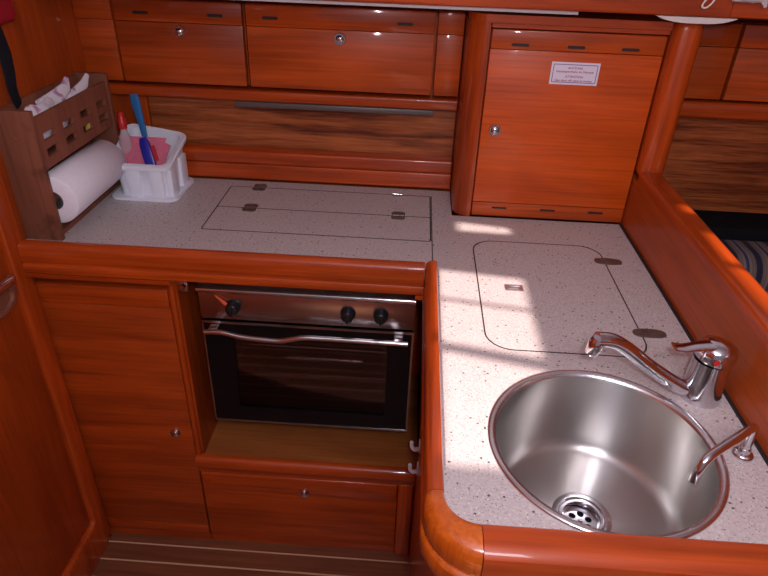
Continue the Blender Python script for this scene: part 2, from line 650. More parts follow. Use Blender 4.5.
# hull side behind lockers and shelf
struct('wall_back', box(XW, 2.2, 1.53, 1.56, 0.0, H - 0.001), WOODX, smooth=False)
# far end of the saloon and the cabin side aft of the doorway
struct('wall_right', box(2.2, 2.23, -0.9, 1.56, 0, H - 0.001), BULK, smooth=False)

# low unseen bulkhead behind the viewer, added to darken the oven reflections
struct('wall_front', box(-0.90, 2.2, -0.93, -0.90, 0, 0.70), BULK, smooth=False)

# door frame with a deep sill, proud of the bulkhead
def door_frame():
    op = rrect(-0.36, 1.013, 0.118, 1.70, 0.014, 5)
    out_ = rrect(-0.42, 1.064, 0.0006, 1.76, 0.006, 3)
    bm = plate(out_, [op], 0.0, 0.017)
    es = [e for e in bm.edges if all(abs(v.co.z - 0.017) < 1e-5 for v in e.verts) and any(abs(f.normal.z) < 0.3 for f in e.link_faces)]
    bmesh.ops.bevel(bm, geom=es, offset=0.009, segments=4, affect='EDGES', profile=0.5)
    xform(bm, Matrix(((0, 0, 1, XW), (1, 0, 0, 0), (0, 1, 0, 0), (0, 0, 0, 1))))
    bmesh.ops.recalc_face_normals(bm, faces=bm.faces)
    return bm
struct('trim_1', door_frame(), RAILZ, angle=50)

# door leaf closed in that frame
door = struct('door_1', box(XW, XW + 0.004, -0.358, 1.011, 0.120, 1.698, 0.001), BULK)
dh = link('handle_plate', xform(lathe([(0, 0), (0.030, 0), (0.030, 0.008), (0.026, 0.012), (0.020, 0.012), (0.018, 0.006), (0, 0.006)], (0, 0, 0), 28, 'X'),
          Matrix.Translation((XW + 0.004, 0.955, 0.835)) @ Matrix.Diagonal((1, 1.75, 1.0, 1))), RACKW, door)
dh['label'] = 'oval wooden plate behind the lever'
lv = link('handle', tube([(XW + 0.012, 0.968, 0.866), (XW + 0.028, 0.974, 0.878), (XW + 0.036, 0.962, 0.882), (XW + 0.036, 0.88, 0.885)], [0.008, 0.008, 0.0085, 0.009], 12, 5), CHROME, door)
lv['label'] = 'chrome lever handle'

# ------------------------------------------------------------------ worktop
ZC = 0.90
SX, SY, SR = 0.2775, 0.6163, 0.1522
outer = [(XW, 1.058), (0.0615, 1.058), (0.0615, 0.504)]
for k in range(1, 7):
    a = PI + PI / 2 * k / 6
    outer.append((0.1015 + 0.04 * math.cos(a), 0.5030 + 0.04 * math.sin(a)))
outer += [(XR - 0.001, 0.4630), (XR - 0.001, 1.325), (0.10, 1.325), (0.10, 1.470), (XW, 1.470)]
hob_hole = rrect(-0.447, 0.0515, 1.184, 1.431, 0.006, 3)
fr_hole = rrect(0.138, 0.407, 0.814, 1.205, 0.045, 6)
top = thing('worktop', 'grey-beige speckled laminate worktop running around the galley corner', 'worktop', (-0.3, 1.25, ZC - 0.03))
link('slab', plate(outer, [hob_hole, fr_hole, circle(SX, SY, 0.1505)], ZC - 0.022, ZC), LAM, top, smooth=False)
link('seam', box(0.0522, 0.0540, 1.06, 1.432, ZC - 0.001, ZC + 0.0006), SEAM, top, smooth=False)
link('wall_seal', box(XR - 0.006, XR - 0.001, 0.468, 1.322, ZC - 0.001, ZC + 0.003), SEAM, top, smooth=False)
link('lid_tray', merge(box(-0.46, 0.065, 1.17, 1.445, ZC - 0.026, ZC - 0.0225), box(0.125, 0.42, 0.80, 1.22, ZC - 0.026, ZC - 0.0225)), SEAM, top, smooth=False)

# folding lid over the cooker
lid = thing('cooker_lid', 'speckled folding lid flush in the worktop above the oven', 'lid', (-0.2, 1.31, ZC - 0.02))
def gasket(parent, loops):
    parts_ = [plate(a, b, ZC - 0.004, ZC + 0.0002) for a, b in loops]
    o = link('gap_seal', merge(*parts_), SEAM, parent, smooth=False)
    o['label'] = 'thin dark seal round the edge'
g = 0.0026
gasket(lid, [(rrect(-0.4468, 0.0513, 1.1842, 1.4308, 0.0058, 3), [rrect(-0.447 + g + 2e-4, 0.0515 - g - 2e-4, 1.184 + g + 2e-4, 1.431 - g - 2e-4, 0.004, 2)]),
             ([(-0.444, 1.3048), (0.0485, 1.3048), (0.0485, 1.3072), (-0.444, 1.3072)], [])])
link('front_leaf', plate(rrect(-0.447 + g, 0.0515 - g, 1.184 + g, 1.306 - g / 2, 0.004, 2), [], ZC - 0.02, ZC), LAM, lid, smooth=False)
link('rear_leaf', plate(rrect(-0.447 + g, 0.0515 - g, 1.306 + g / 2, 1.431 - g, 0.004, 2), [], ZC - 0.02, ZC), LAM, lid, smooth=False)

def hinge(parent, x, y):
    a = plate(rrect(x - 0.016, x + 0.016, y - 0.020, y - 0.0005, 0.008, 4), [circle(x - 0.008, y - 0.011, 0.0022, 10), circle(x + 0.008, y - 0.011, 0.0022, 10)], ZC, ZC + 0.0018)
    b = plate(rrect(x - 0.016, x + 0.016, y + 0.0005, y + 0.020, 0.008, 4), [circle(x - 0.008, y + 0.011, 0.0022, 10), circle(x + 0.008, y + 0.011, 0.0022, 10)], ZC, ZC + 0.0018)
    c = tube([(x - 0.013, y, ZC + 0.0015), (x + 0.013, y, ZC + 0.0015)], 0.0022, 8)
    o = link('hinge', merge(a, b, c), BRONZE, parent)
    o['label'] = 'dull bronze butterfly hinge'
hinge(lid, -0.368, 1.306)
hinge(lid, -0.024, 1.306)
hinge(lid, -0.374, 1.429)
ring = link('lift_ring', merge(lathe([(0.0075, 0.0), (0.013, 0.0), (0.0135, 0.002), (0.012, 0.0028), (0.009, 0.0028), (0.0075, 0.0012), (0.0075, 0.0)], (-0.030, 1.428, ZC), 24),
                               tube([(-0.041, 1.428, ZC + 0.0025), (-0.019, 1.428, ZC + 0.0025)], 0.0018, 8)), SATIN, lid)
ring['label'] = 'chrome lift ring'

# top-opening fridge lid
flid = thing('fridge_lid', 'speckled rounded fridge lid flush in the worktop behind the sink', 'lid', (0.27, 1.0, ZC - 0.02))
gasket(flid, [(rrect(0.1382, 0.4068, 0.8142, 1.2048, 0.0449, 8), [rrect(0.138 + g, 0.407 - g, 0.814 + g, 1.205 - g, 0.0425, 8)])])
link('panel', plate(rrect(0.138 + g, 0.407 - g, 0.814 + g, 1.205 - g, 0.044, 8), [rrect(0.1885, 0.2235, 1.0005, 1.0225, 0.002, 2)], ZC - 0.02, ZC), LAM, flid, smooth=False)
def oval_hinge(x, y):
    p = [(x + 0.028 * math.copysign(abs(math.cos(t)) ** 0.75, math.cos(t)), y + 0.0125 * math.copysign(abs(math.sin(t)) ** 0.75, math.sin(t))) for t in [2 * PI * k / 36 for k in range(36)]]
    o = link('hinge', merge(plate(p, [circle(x - 0.017, y, 0.002, 10), circle(x + 0.017, y, 0.002, 10)], ZC, ZC + 0.002),
                            tube([(x - 0.001, y - 0.012, ZC + 0.0015), (x - 0.001, y + 0.012, ZC + 0.0015)], 0.0020, 8)), BRONZE, flid)
    o['label'] = 'dull bronze oval hinge'
oval_hinge(0.413, 1.138)
oval_hinge(0.420, 0.885)
catch = link('catch', merge(plate(rrect(0.189, 0.223, 1.001, 1.022, 0.002, 2), [rrect(0.194, 0.218, 1.005, 1.018, 0.001, 2)], ZC - 0.004, ZC + 0.0012),
                            box(0.1935, 0.2185, 1.0045, 1.0185, ZC - 0.012, ZC - 0.008),
                            tube([(0.196, 1.0115, ZC - 0.0042), (0.216, 1.0115, ZC - 0.0042)], 0.0035, 10)), SATIN, flid)
catch['label'] = 'small recessed chrome catch'

# fiddle rail around the worktop edge
RP = [(0.0, 0.878), (0.0, 0.9165), (0.002, 0.9205), (0.006, 0.9218), (0.014, 0.9205), (0.0195, 0.9165), (0.0222, 0.911), (0.0230, 0.884), (0.0222, 0.8815), (0.0180, 0.8800),
      (0.0180, 0.8770), (0.0225, 0.8755), (0.0245, 0.872), (0.0245, 0.8485), (0.0235, 0.8460), (0.0210, 0.8450), (0.0, 0.8445)]
fid = thing('worktop_rail', 'red-brown varnished raised rail edging the speckled worktop', 'rail', (0.0, 1.0, 0.843))
RT = RP[:13] + [(0.0245, 0.8600), (0.0235, 0.8575), (0.0210, 0.8565), (0.0, 0.8560)]
link('rear_rail', sweep([(0.037, 1.0575), (XW + 0.0185, 1.0575)], RT), RAILX, fid, angle=30)
lb = [(0.0, 0.8445), (0.0, 0.8558), (0.0245, 0.8558), (0.0245, 0.8485), (0.0235, 0.8460), (0.0210, 0.8450)]
link('lower_band', sweep([(-0.466, 1.0575), (XW + 0.0185, 1.0575)], lb), RAILX, fid, angle=30)
link('lower_band', sweep([(0.0365, 1.0575), (0.022, 1.0575)], lb), RAILX, fid, angle=30)
RS = [(u * 1.0, z) for u, z in RP]
link('side_rail', sweep([(0.0610, 0.503), (0.0610, 1.062)], RS), RAILY, fid, angle=30)
RF = [(u * 1.85, z) for u, z in RP]
arc = [(0.1010 + 0.04 * math.cos(PI + PI / 2 * k / 12), 0.502 + 0.04 * math.sin(PI + PI / 2 * k / 12)) for k in range(13)]
def corner():
    bm = bmesh.new()
    rings = []
    n = len(arc)
    for i in range(n):
        a = PI + PI / 2 * i / 12
        s = 1.0 + 0.85 * i / 12
        rings.append([bm.verts.new((arc[i][0] + math.cos(a) * u * s, arc[i][1] + math.sin(a) * u * s, z)) for u, z in RP])
    m = len(RP)
    for A, B in zip(rings, rings[1:]):
        for k in range(m):
            bm.faces.new((A[k], A[(k + 1) % m], B[(k + 1) % m], B[k]))
    bm.faces.new(rings[0])
    bm.faces.new(rings[-1])
    bmesh.ops.recalc_face_normals(bm, faces=bm.faces)
    return bm
link('corner_block', corner(), KNEE, fid, angle=40)
link('front_rail', sweep([(XR - 0.001, 0.462), (0.1020, 0.462)], RF), RAILX, fid, angle=30)

# ------------------------------------------------------------------ sink, its drain, tap and pump spout
sink = thing('sink', 'round brushed stainless steel sink set in the worktop', 'sink', (SX, SY, ZC - 0.16))
zb = ZC - 0.147
prof = [(SR + 0.002, ZC + 0.0003), (SR + 0.0015, ZC + 0.003), (SR - 0.003, ZC + 0.0045), (SR - 0.008, ZC + 0.003), (SR - 0.0105, ZC - 0.002)]
pw = [(SR - 0.0105, ZC - 0.002), (SR - 0.0125, ZC - 0.03), (SR - 0.0165, ZC - 0.110)]
for k in range(1, 8):
    a = PI / 2 * k / 7
    pw.append((SR - 0.0365 + 0.020 * math.cos(a), ZC - 0.117 - 0.024 * math.sin(a)))
pw += [(0.08, zb + 0.003), (0.043, zb + 0.001)]
link('rim', lathe(prof, (SX, SY, 0), 96), plain('polished_rim_steel', (0.70, 0.68, 0.69), 0.26, 1.0), sink, angle=80)
link('basin', lathe(pw, (SX, SY, 0), 96), BASIN, sink, angle=80)
dr = link('drain', lathe([(0.043, zb + 0.001), (0.042, zb + 0.0025), (0.034, zb + 0.0025), (0.033, zb - 0.0005), (0.0315, zb - 0.001), (0.0305, zb + 0.001), (0.027, zb + 0.001), (0.024, zb - 0.006), (0.0235, zb - 0.016)], (SX, SY, 0), 48), CHROME, sink, angle=60)
hl = [circle(SX + 0.0135 * math.cos(PI / 3 * k + 0.3), SY + 0.0135 * math.sin(PI / 3 * k + 0.3), 0.0052, 14) for k in range(6)]
stn = link('strainer', merge(plate(circle(SX, SY, 0.0236, 40), hl, zb - 0.012, zb - 0.010),
                       lathe([(0, zb - 0.006), (0.003, zb - 0.006), (0.004, zb - 0.010)], (SX, SY, 0), 14)), CHROME, dr)
link('drain_well', lathe([(0.0236, zb - 0.013), (0.0236, zb - 0.03), (0, zb - 0.03)], (SX, SY, 0), 32), BLACKP, dr)

FX, FY = 0.446, 0.731
fa = thing('mixer_tap', 'chrome single-lever mixer tap at the right rear of the sink', 'tap', (FX, FY, ZC))
link('body', lathe([(0, 0.0), (0.0300, 0.0), (0.0300, 0.004), (0.0285, 0.010), (0.0265, 0.030), (0.0262, 0.066), (0.0262, 0.068), (0, 0.068)], (FX, FY, ZC), 40), CHROME, fa, angle=50)
cap = lathe([(0, -0.001), (0.0262, -0.001), (0.0270, 0.004), (0.0268, 0.014), (0.0235, 0.022), (0.014, 0.0265), (0, 0.0275)], (0, 0, 0), 40)
xform(cap, Matrix.Translation((FX + 0.001, FY, ZC + 0.0705)) @ Matrix.Rotation(math.radians(6), 4, 'Y'))
link('cap', cap, CHROME, fa, angle=60)
def strip(pts, halfw, halft, wdir=(0, 1, 0)):
    bm = bmesh.new()
    wd = Vector(wdir)
    P = [Vector(p) for p in pts]
    rings = []
    for i, p in enumerate(P):
        t = (P[min(i + 1, len(P) - 1)] - P[max(i - 1, 0)]).normalized()
        w1 = (wd - t * wd.dot(t)).normalized()
        n = t.cross(w1).normalized()
        hw = halfw[i] if isinstance(halfw, (list, tuple)) else halfw
        ht = halft[i] if isinstance(halft, (list, tuple)) else halft
        ring_ = []
        for k in range(12):
            a = 2 * PI * k / 12
            cx = math.copysign(abs(math.cos(a)) ** 0.6, math.cos(a))
            sx = math.copysign(abs(math.sin(a)) ** 0.6, math.sin(a))
            ring_.append(bm.verts.new(p + w1 * hw * cx + n * ht * sx))
        rings.append(ring_)
    for A, B in zip(rings, rings[1:]):
        for k in range(12):
            bm.faces.new((A[k], A[(k + 1) % 12], B[(k + 1) % 12], B[k]))
    bm.faces.new(rings[0])
    bm.faces.new(list(reversed(rings[-1])))
    bmesh.ops.recalc_face_normals(bm, faces=bm.faces)
    return bm
lev = link('lever', strip([(FX + 0.006, FY, ZC + 0.093), (FX - 0.016, FY - 0.005, ZC + 0.094), (FX - 0.036, FY - 0.010, ZC + 0.094), (FX - 0.054, FY - 0.014, ZC + 0.093), (FX - 0.068, FY - 0.017, ZC + 0.097)],
                          [0.012, 0.0125, 0.010, 0.0095, 0.009], [0.004, 0.004, 0.003, 0.0026, 0.002], (0.2, 1, 0)), CHROME, fa)
dotm = lathe([(0, 0), (0.0045, 0), (0.004, 0.0014), (0, 0.0018)], (FX - 0.008, FY - 0.0255, ZC + 0.079), 16, 'Y')
dt = link('temperature_mark', dotm, REDP, fa)
dt['label'] = 'small red hot-water dot'
NX, NY, NZ = 0.263, 0.692, 1.009
sp = [(FX - 0.008, FY - 0.002, 0.915), (0.412, 0.728, 0.917), (0.358, 0.716, 0.956), (0.309, 0.704, 0.997), (0.284, 0.697, 1.013), (NX - 0.001, NY, NZ + 0.008)]
link('spout', tube(sp, [0.0125, 0.0120, 0.0108, 0.0104, 0.0104, 0.0106], 16, 6), CHROME, fa, angle=60)
link('nozzle', xform(lathe([(0, -0.016), (0.0085, -0.016), (0.0095, -0.014), (0.0105, -0.004), (0.0115, 0.004), (0.009, 0.010), (0, 0.011)], (0, 0, 0), 24),
                     Matrix.Translation((NX, NY, NZ)) @ Matrix.Rotation(math.radians(14), 4, 'Y')), CHROME, fa, angle=50)

PX, PY = 0.459, 0.613
pt = thing('pump_spout', 'slim bent chrome pump spout at the right edge of the sink', 'tap', (PX, PY, ZC))
link('base', lathe([(0, 0), (0.0135, 0), (0.0135, 0.003), (0.011, 0.006), (0.008, 0.007), (0.007, 0.014), (0, 0.014)], (PX, PY, ZC), 28), CHROME, pt, angle=50)
zt = 0.954
link('tube', tube([(PX, PY, ZC + 0.01), (PX, PY, zt - 0.022), (PX - 0.001, PY - 0.001, zt - 0.006), (PX - 0.009, PY - 0.008, zt + 0.002), (PX - 0.025, PY - 0.020, zt + 0.003), (PX - 0.075, PY - 0.056, zt + 0.002), (PX - 0.088, PY - 0.066, zt - 0.002), (PX - 0.094, PY - 0.070, zt - 0.014), (PX - 0.096, PY - 0.071, zt - 0.032)], 0.0058, 14, 5), CHROME, pt, angle=60)

# ------------------------------------------------------------------ base cabinets
YD = 1.07
cabL = thing('base_cabinet', 'varnished base cabinet with one door left of the oven', 'cabinet', (-0.63, 1.25, 0))
link('carcass', merge(box(XW + 0.001, -0.4775, 1.092, 1.46, 0.0005, 0.842), box(XW + 0.0005, -0.49, YD + 0.004, 1.0925, 0.0005, 0.026), box(XW + 0.0005, -0.49, YD + 0.004, 1.0925, 0.818, 0.8425)), WOODX, cabL, smooth=False)
dl = link('door', box(XW + 0.006, -0.4915, YD, YD + 0.02, 0.062, 0.765, 0.002), WOODX, cabL)
link('top_rail', box(XW + 0.006, -0.4915, YD - 0.003, YD + 0.02, 0.7655, 0.812, 0.004, 3), RAILX, dl)
link('bottom_rail', box(XW + 0.006, -0.4915, YD - 0.001, YD + 0.02, 0.028, 0.0615, 0.003), RAILX, dl)
knob(dl, -0.532, YD, 0.404)
link('stile', box(-0.4895, -0.4775, YD - 0.004, 1.0915, 0.3355, 0.8440, 0.004, 3), RAILZ, cabL)

bay = thing('oven_housing', 'open wooden oven bay with a drawer beneath it', 'cabinet', (-0.21, 1.25, 0))
link('bay_floor', box(-0.4715, 0.056, 1.072, 1.46, 0.318, 0.332), NICHE, bay, smooth=False)
link('bay_side', box(-0.4770, -0.4720, 1.075, 1.46, 0.3325, 0.856), WOODZ, bay, smooth=False)
link('bay_back', box(-0.4715, 0.056, 1.43, 1.46, 0.3325, 0.856), WOODX, bay, smooth=False)
link('front_rail', sweepx(-0.4885, 0.0535, [(1.0915, 0.278), (1.0915, 0.3175), (1.0715, 0.3175), (1.0715, 0.336), (1.064, 0.337), (1.056, 0.333), (1.052, 0.325), (1.052, 0.310), (1.057, 0.300), (1.066, 0.296), (1.066, 0.278)]), RAILX, bay, angle=40)
drw = link('drawer', box(-0.4875, 0.012, YD, YD + 0.02, 0.030, 0.212, 0.002), WOODX, bay)
link('drawer_lip', box(-0.4875, 0.012, YD - 0.004, YD + 0.02, 0.2125, 0.275, 0.006, 3), RAILX, drw)
knob(drw, -0.224, YD - 0.004, 0.226)
link('stile', box(0.0135, 0.0535, YD - 0.004, YD + 0.03, 0.0005, 0.277, 0.005, 3), RAILZ, bay)
link('plinth', box(-0.4875, 0.0125, YD + 0.006, YD + 0.0215, 0.0005, 0.0285), RAILX, bay)
lt = link('gimbal_latch', merge(box(-0.4720, -0.450, 1.076, 1.079, 0.806, 0.838, 0.001), tube([(-0.457, 1.0755, 0.822), (-0.457, 1.066, 0.822)], 0.005, 12)), CHROME, bay)
lt['label'] = 'small chrome oven latch'

def pen_side():
    # shell of the peninsula: outer panel bent round the corner
    p = [(0.0715, 1.06), (0.0715, 0.506)]
    for k in range(1, 9):
        a = PI + PI / 2 * k / 8
        p.append((0.1005 + 0.029 * math.cos(a), 0.498 + 0.05 * math.sin(a) + 0.008 * (1 + math.sin(a))))
    p.append((XR - 0.002, 0.448))
    prof = [(0.0, 0.0005), (0.0, 0.8425), (0.017, 0.8425), (0.017, 0.0005)]
    return sweep(list(reversed(p)), prof)
sc_ = thing('sink_cabinet', 'varnished peninsula cabinet with a rounded corner carrying the sink', 'cabinet', (0.27, 0.75, 0))
link('shell', pen_side(), RAILZ, sc_, angle=40)
link('inner_side', box(0.0605, 0.0715, 1.0605, 1.46, 0.0005, 0.8425), WOODY, sc_, smooth=False)

# hooks screwed to the peninsula side beside the oven
def hook(y, z):
    x = 0.0545
    pl = box(x - 0.003, x, y - 0.008, y + 0.008, z - 0.016, z + 0.014, 0.001)
    hk = tube([(x - 0.003, y, z - 0.010), (x - 0.011, y, z - 0.012), (x - 0.018, y, z - 0.004), (x - 0.019, y, z + 0.010)], [0.0048, 0.0048, 0.0045, 0.0042], 10, 4)
    o = link('hook', merge(pl, hk), WHITEP, sc_)
    o['label'] = 'white plastic hook'
hook(0.985, 0.500)
hook(0.985, 0.430)

# ------------------------------------------------------------------ oven
OX0, OX1, OY = -0.436, 0.026, 1.09
ov = thing('oven', 'stainless steel and black glass built-in oven in the wooden bay', 'oven', (-0.205, 1.24, 0.3325))
t = 0.012
link('body', merge(box(OX0, OX1, 1.41, 1.42, 0.438, 0.80), box(OX0, OX0 + t, 1.106, 1.4095, 0.438, 0.80), box(OX1 - t, OX1, 1.106, 1.4095, 0.438, 0.80),
                   box(OX0 + t, OX1 - t, 1.106, 1.4095, 0.438, 0.450), box(OX0 + t, OX1 - t, 1.106, 1.4095, 0.730, 0.742)), BLACK, ov, smooth=False)
link('foot', box(OX0 + 0.02, OX0 + 0.05, 1.22, 1.26, 0.3325, 0.4378), BLACKP, ov, smooth=False)
link('foot', box(OX1 - 0.05, OX1 - 0.02, 1.22, 1.26, 0.3325, 0.4378), BLACKP, ov, smooth=False)
link('control_panel', box(OX0, OX1, OY, 1.105, 0.733, 0.7995, 0.002), STEEL, ov)
link('top_rail', sweepx(OX0, OX1, [(1.40, 0.802), (1.089, 0.801), (1.083, 0.803), (1.081, 0.808), (1.083, 0.813), (1.091, 0.816), (1.100, 0.820), (1.115, 0.823), (1.40, 0.823)]), TRIMST, ov, angle=60)
for kx, lab in ((-0.362, None), (-0.116, None), (-0.046, None)):
    kb = merge(lathe([(0, 0), (0.0165, 0), (0.0165, 0.003), (0.0145, 0.005), (0.0135, 0.018), (0.0115, 0.020), (0, 0.0205)], (kx, OY, 0.768), 28, 'Y'),
               box(kx - 0.003, kx + 0.003, OY - 0.025, OY - 0.018, 0.7565, 0.7795, 0.001))
    k_ = link('knob', kb, BLACKP, ov, angle=50)
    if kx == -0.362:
        pn = link('reflection_streak', tube([(kx - 0.013, OY - 0.006, 0.775), (kx - 0.036, OY - 0.003, 0.795)], [0.0042, 0.0015], 8), ORANGE, k_)  # orange reflection on the control panel, built as a coloured streak
        pn['label'] = 'orange reflection modelled as a solid streak'
wx0, wx1, wz0, wz1 = -0.372, -0.030, 0.482, 0.690
odoor = link('door', to_front(plate(rrect(OX0 + 0.004, OX1 - 0.004, 0.437, 0.7275, 0.003, 2), [rrect(wx0, wx1, wz0, wz1, 0.008, 4)], 0.0, 0.014), OY + 0.0145), BLACK, ov, smooth=False)
link('glass', box(wx0 - 0.004, wx1 + 0.004, OY + 0.006, OY + 0.010, wz0 - 0.004, wz1 + 0.004), OVENGLASS, odoor, smooth=False)
link('edge_trim', merge(box(OX0, OX0 + 0.0038, OY - 0.001, OY + 0.014, 0.437, 0.7275), box(OX1 - 0.0038, OX1, OY - 0.001, OY + 0.014, 0.437, 0.7275),
                        box(OX0 + 0.004, OX1 - 0.004, OY - 0.001, OY + 0.0005, 0.4365, 0.4415), box(OX0 + 0.004, OX1 - 0.004, OY - 0.001, OY + 0.0005, 0.7215, 0.7275)), STEEL, odoor, smooth=False)
hy = OY - 0.026
hz = 0.712
hb = tube([(-0.424, hy, hz + 0.003), (-0.385, hy, hz + 0.004), (-0.345, hy - 0.002, hz - 0.003), (-0.30, hy - 0.003, hz - 0.006), (-0.262, hy - 0.003, hz - 0.007), (-0.235, hy - 0.003, hz - 0.001), (-0.205, hy - 0.002, hz + 0.005), (-0.15, hy, hz + 0.004), (0.014, hy, hz + 0.003)], 0.0058, 12, 5)
hd = merge(hb, box(-0.416, -0.396, hy - 0.002, OY - 0.0015, hz - 0.002, hz + 0.009, 0.002), box(-0.016, 0.004, hy - 0.002, OY - 0.0015, hz - 0.002, hz + 0.009, 0.002))
o = link('handle', hd, TRIMST, odoor)
o['label'] = 'bright steel bar handle with a wave in it'
def rack_bm(z):
    parts = []
    for y in [1.13, 1.38]:
        parts.append(tube([(OX0 + t + 0.002, y, z), (OX1 - t - 0.002, y, z)], 0.0026, 8))
    for k in range(15):
        x = OX0 + t + 0.015 + k * (OX1 - OX0 - 2 * t - 0.03) / 14
        parts.append(tube([(x, 1.13, z), (x, 1.38, z)], 0.0014, 6))
    return merge(*parts)
link('shelf_rack', rack_bm(0.640), TRIMST, ov)
link('shelf_rack', rack_bm(0.560), TRIMST, ov)
link('burner', tube([(-0.30, 1.30, 0.475), (-0.10, 1.30, 0.475)], 0.012, 12), STEEL, ov)

# ------------------------------------------------------------------ hull-side lockers above the worktop
def slot_bm(x, y, z, w_=0.0175, h=0.0032):
    return to_front(plate(rrect(x - w_, x + w_, z - h, z + h, h * 0.9, 3), [], -0.001, 0.0012), y)

def locker(name, label, x0, x1, kx, slots, y=YB, z0=1.134, z1=1.317, kz=1.25, kn=True, grp=None):
    th = thing(name, label, 'locker', ((x0 + x1) / 2, y + 0.03, z0), grp)
    link('body', box(x0, x1, y + 0.021, 1.529, z0, z1), WOODX, th, smooth=False)
    d = link('door', box(x0 + 0.002, x1 - 0.002, y, y + 0.02, z0 + 0.001, z1 - 0.049, 0.0015), WOODX, th)
    link('top_rail', box(x0 + 0.002, x1 - 0.002, y - 0.001, y + 0.02, z1 - 0.048, z1 - 0.001, 0.0015), RAILX, th)
    for s in slots:
        so = link('slot', slot_bm(s, y - 0.001, z1 - 0.030), SLOTM, th)
    if kn:
        knob(d, kx, y, kz)
    return th
locker('wall_locker', 'left wall locker with a chrome catch over the white washing-up caddy', -0.690, -0.395, -0.541, (-0.626, -0.457), grp=None)
locker('wall_locker', 'wide middle wall locker with a chrome catch over the cooker lid', -0.390, 0.036, -0.177, (-0.333, -0.032))
single('locker_end_panel', 'narrow plain wood panel between the left wall locker and the left bulkhead', 'panel',
       merge(box(XW + 0.0005, -0.694, YB + 0.003, 1.529, 1.134, 1.268, 0.001), box(XW + 0.0005, -0.694, YB + 0.001, 1.529, 1.269, 1.317, 0.001)), WOODX, (-0.735, 1.50, 1.134))
single('locker_end_panel', 'narrow plain wood panel between the middle wall locker and the tall cupboard', 'panel',
       merge(box(0.041, 0.0985, YB + 0.003, 1.529, 1.134, 1.268, 0.001), box(0.041, 0.0985, YB + 0.001, 1.529, 1.269, 1.317, 0.001)), WOODX, (0.07, 1.50, 1.134))

shelf = thing('wall_shelf', 'shallow wall shelf with dark striped back board under the lockers', 'shelf', (-0.3, 1.50, ZC))
def roundrail(x0, x1, y, z0, z1, d=0.03, r=0.008):
    n = 5
    p = [(y + d, z0), (y + d, z1)]
    for k in range(n + 1):
        a = PI / 2 + PI / 2 * k / n
        p.append((y + r + r * math.cos(a), z1 - r + r * math.sin(a)))
    for k in range(n + 1):
        a = PI + PI / 2 * k / n
        p.append((y + r + r * math.cos(a), z0 + r + r * math.sin(a)))
    return sweepx(x0, x1, p)
link('upper_rail', roundrail(XW + 0.0005, 0.0985, YB - 0.004, 1.101, 1.127, 0.056, 0.006), RAILX, shelf, angle=50)
link('back_board', box(-0.652, 0.0985, 1.500, 1.529, 0.98, 1.1005), PLANK, shelf, smooth=False)
link('end_board', box(XW + 0.0005, -0.654, 1.495, 1.529, 0.98, 1.1005), WOODZ, shelf, smooth=False)
link('lower_rail', merge(roundrail(XW + 0.0005, 0.0985, YB - 0.004, 0.905, 0.945, 0.05, 0.004), roundrail(XW + 0.0005, 0.0985, YB - 0.006, 0.9455, 0.9795, 0.062, 0.007)), RAILX, shelf, angle=50)
single('strip_lamp', 'slim grey strip lamp unlit under the edge of the shelf rail', 'lamp',
       merge(box(-0.43, 0.045, 1.4685, 1.496, 1.0870, 1.1006, 0.003)), ALU, (-0.19, 1.48, 1.084))

# ------------------------------------------------------------------ tall cupboard at the right end
CX0, CX1, CY = 0.100, 0.4895, 1.325
cup = thing('wall_cupboard', 'tall varnished cupboard with a white notice on its door', 'cupboard', (0.30, 1.42, ZC))
link('carcass', merge(box(0.142, CX1, CY + 0.021, 1.529, 0.9015, 1.309), box(0.1015, 0.1425, CY + 0.045, 1.529, 0.9015, 1.309)), WOODZ, cup, smooth=False)
def stile():
    p = [(0.1425, 0.0)]
    n = 8
    r = 0.040
    q = [(0.1415, CY - 0.001), (0.1415, CY + 0.0445), (0.1005, CY + 0.0445)]
    for k in range(n + 1):
        a = PI + PI / 2 * k / n
        q.append((0.1005 + r + r * math.cos(a), CY - 0.003 + r + r * math.sin(a)))
    bm = bmesh.new()
    A = [bm.verts.new((x, y, 0.9015)) for x, y in q]
    B = [bm.verts.new((x, y, 1.318)) for x, y in q]
    for k in range(len(q)):
        bm.faces.new((A[k], A[(k + 1) % len(q)], B[(k + 1) % len(q)], B[k]))
    bm.faces.new(A)
    bm.faces.new(list(reversed(B)))
    bmesh.ops.recalc_face_normals(bm, faces=bm.faces)
    return bm
link('stile', stile(), RAILZ, cup, angle=50)
tr_ = [(0.1015, 1.528), (0.1015, CY + 0.036)]
for k in range(7):
    a = PI + PI / 2 * k / 6
    tr_.append((0.1005 + 0.04 + 0.042 * math.cos(a), CY - 0.003 + 0.04 + 0.044 * math.sin(a)))
tr_ += [(CX1, CY - 0.007), (CX1, 1.528)]
link('top_moulding', merge(plate(tr_, [], 1.3185, 1.334), box(0.1425, CX1, CY - 0.003, CY + 0.02, 1.3095, 1.318, 0.001)), RAILX, cup, smooth=False)
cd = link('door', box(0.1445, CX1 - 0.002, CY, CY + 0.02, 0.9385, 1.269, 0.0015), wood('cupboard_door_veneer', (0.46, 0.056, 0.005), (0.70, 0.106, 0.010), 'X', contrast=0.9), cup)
link('door_top_rail', box(0.1445, CX1 - 0.002, CY - 0.001, CY + 0.02, 1.2700, 1.3065, 0.002), WOODX, cup)
link('door_bottom_rail', box(0.1445, CX1 - 0.002, CY - 0.001, CY + 0.02, 0.9045, 0.9375, 0.002), WOODX, cup)
for s in (0.203, 0.314, 0.421):
    link('slot', slot_bm(s, CY - 0.001, 1.279, 0.0175, 0.0028), SLOTM, cup)
for s in (0.206, 0.316, 0.425):
    link('slot', slot_bm(s, CY - 0.001, 0.926, 0.017, 0.0022), SLOTM, cup)
knob(cd, 0.174, CY, 1.105)
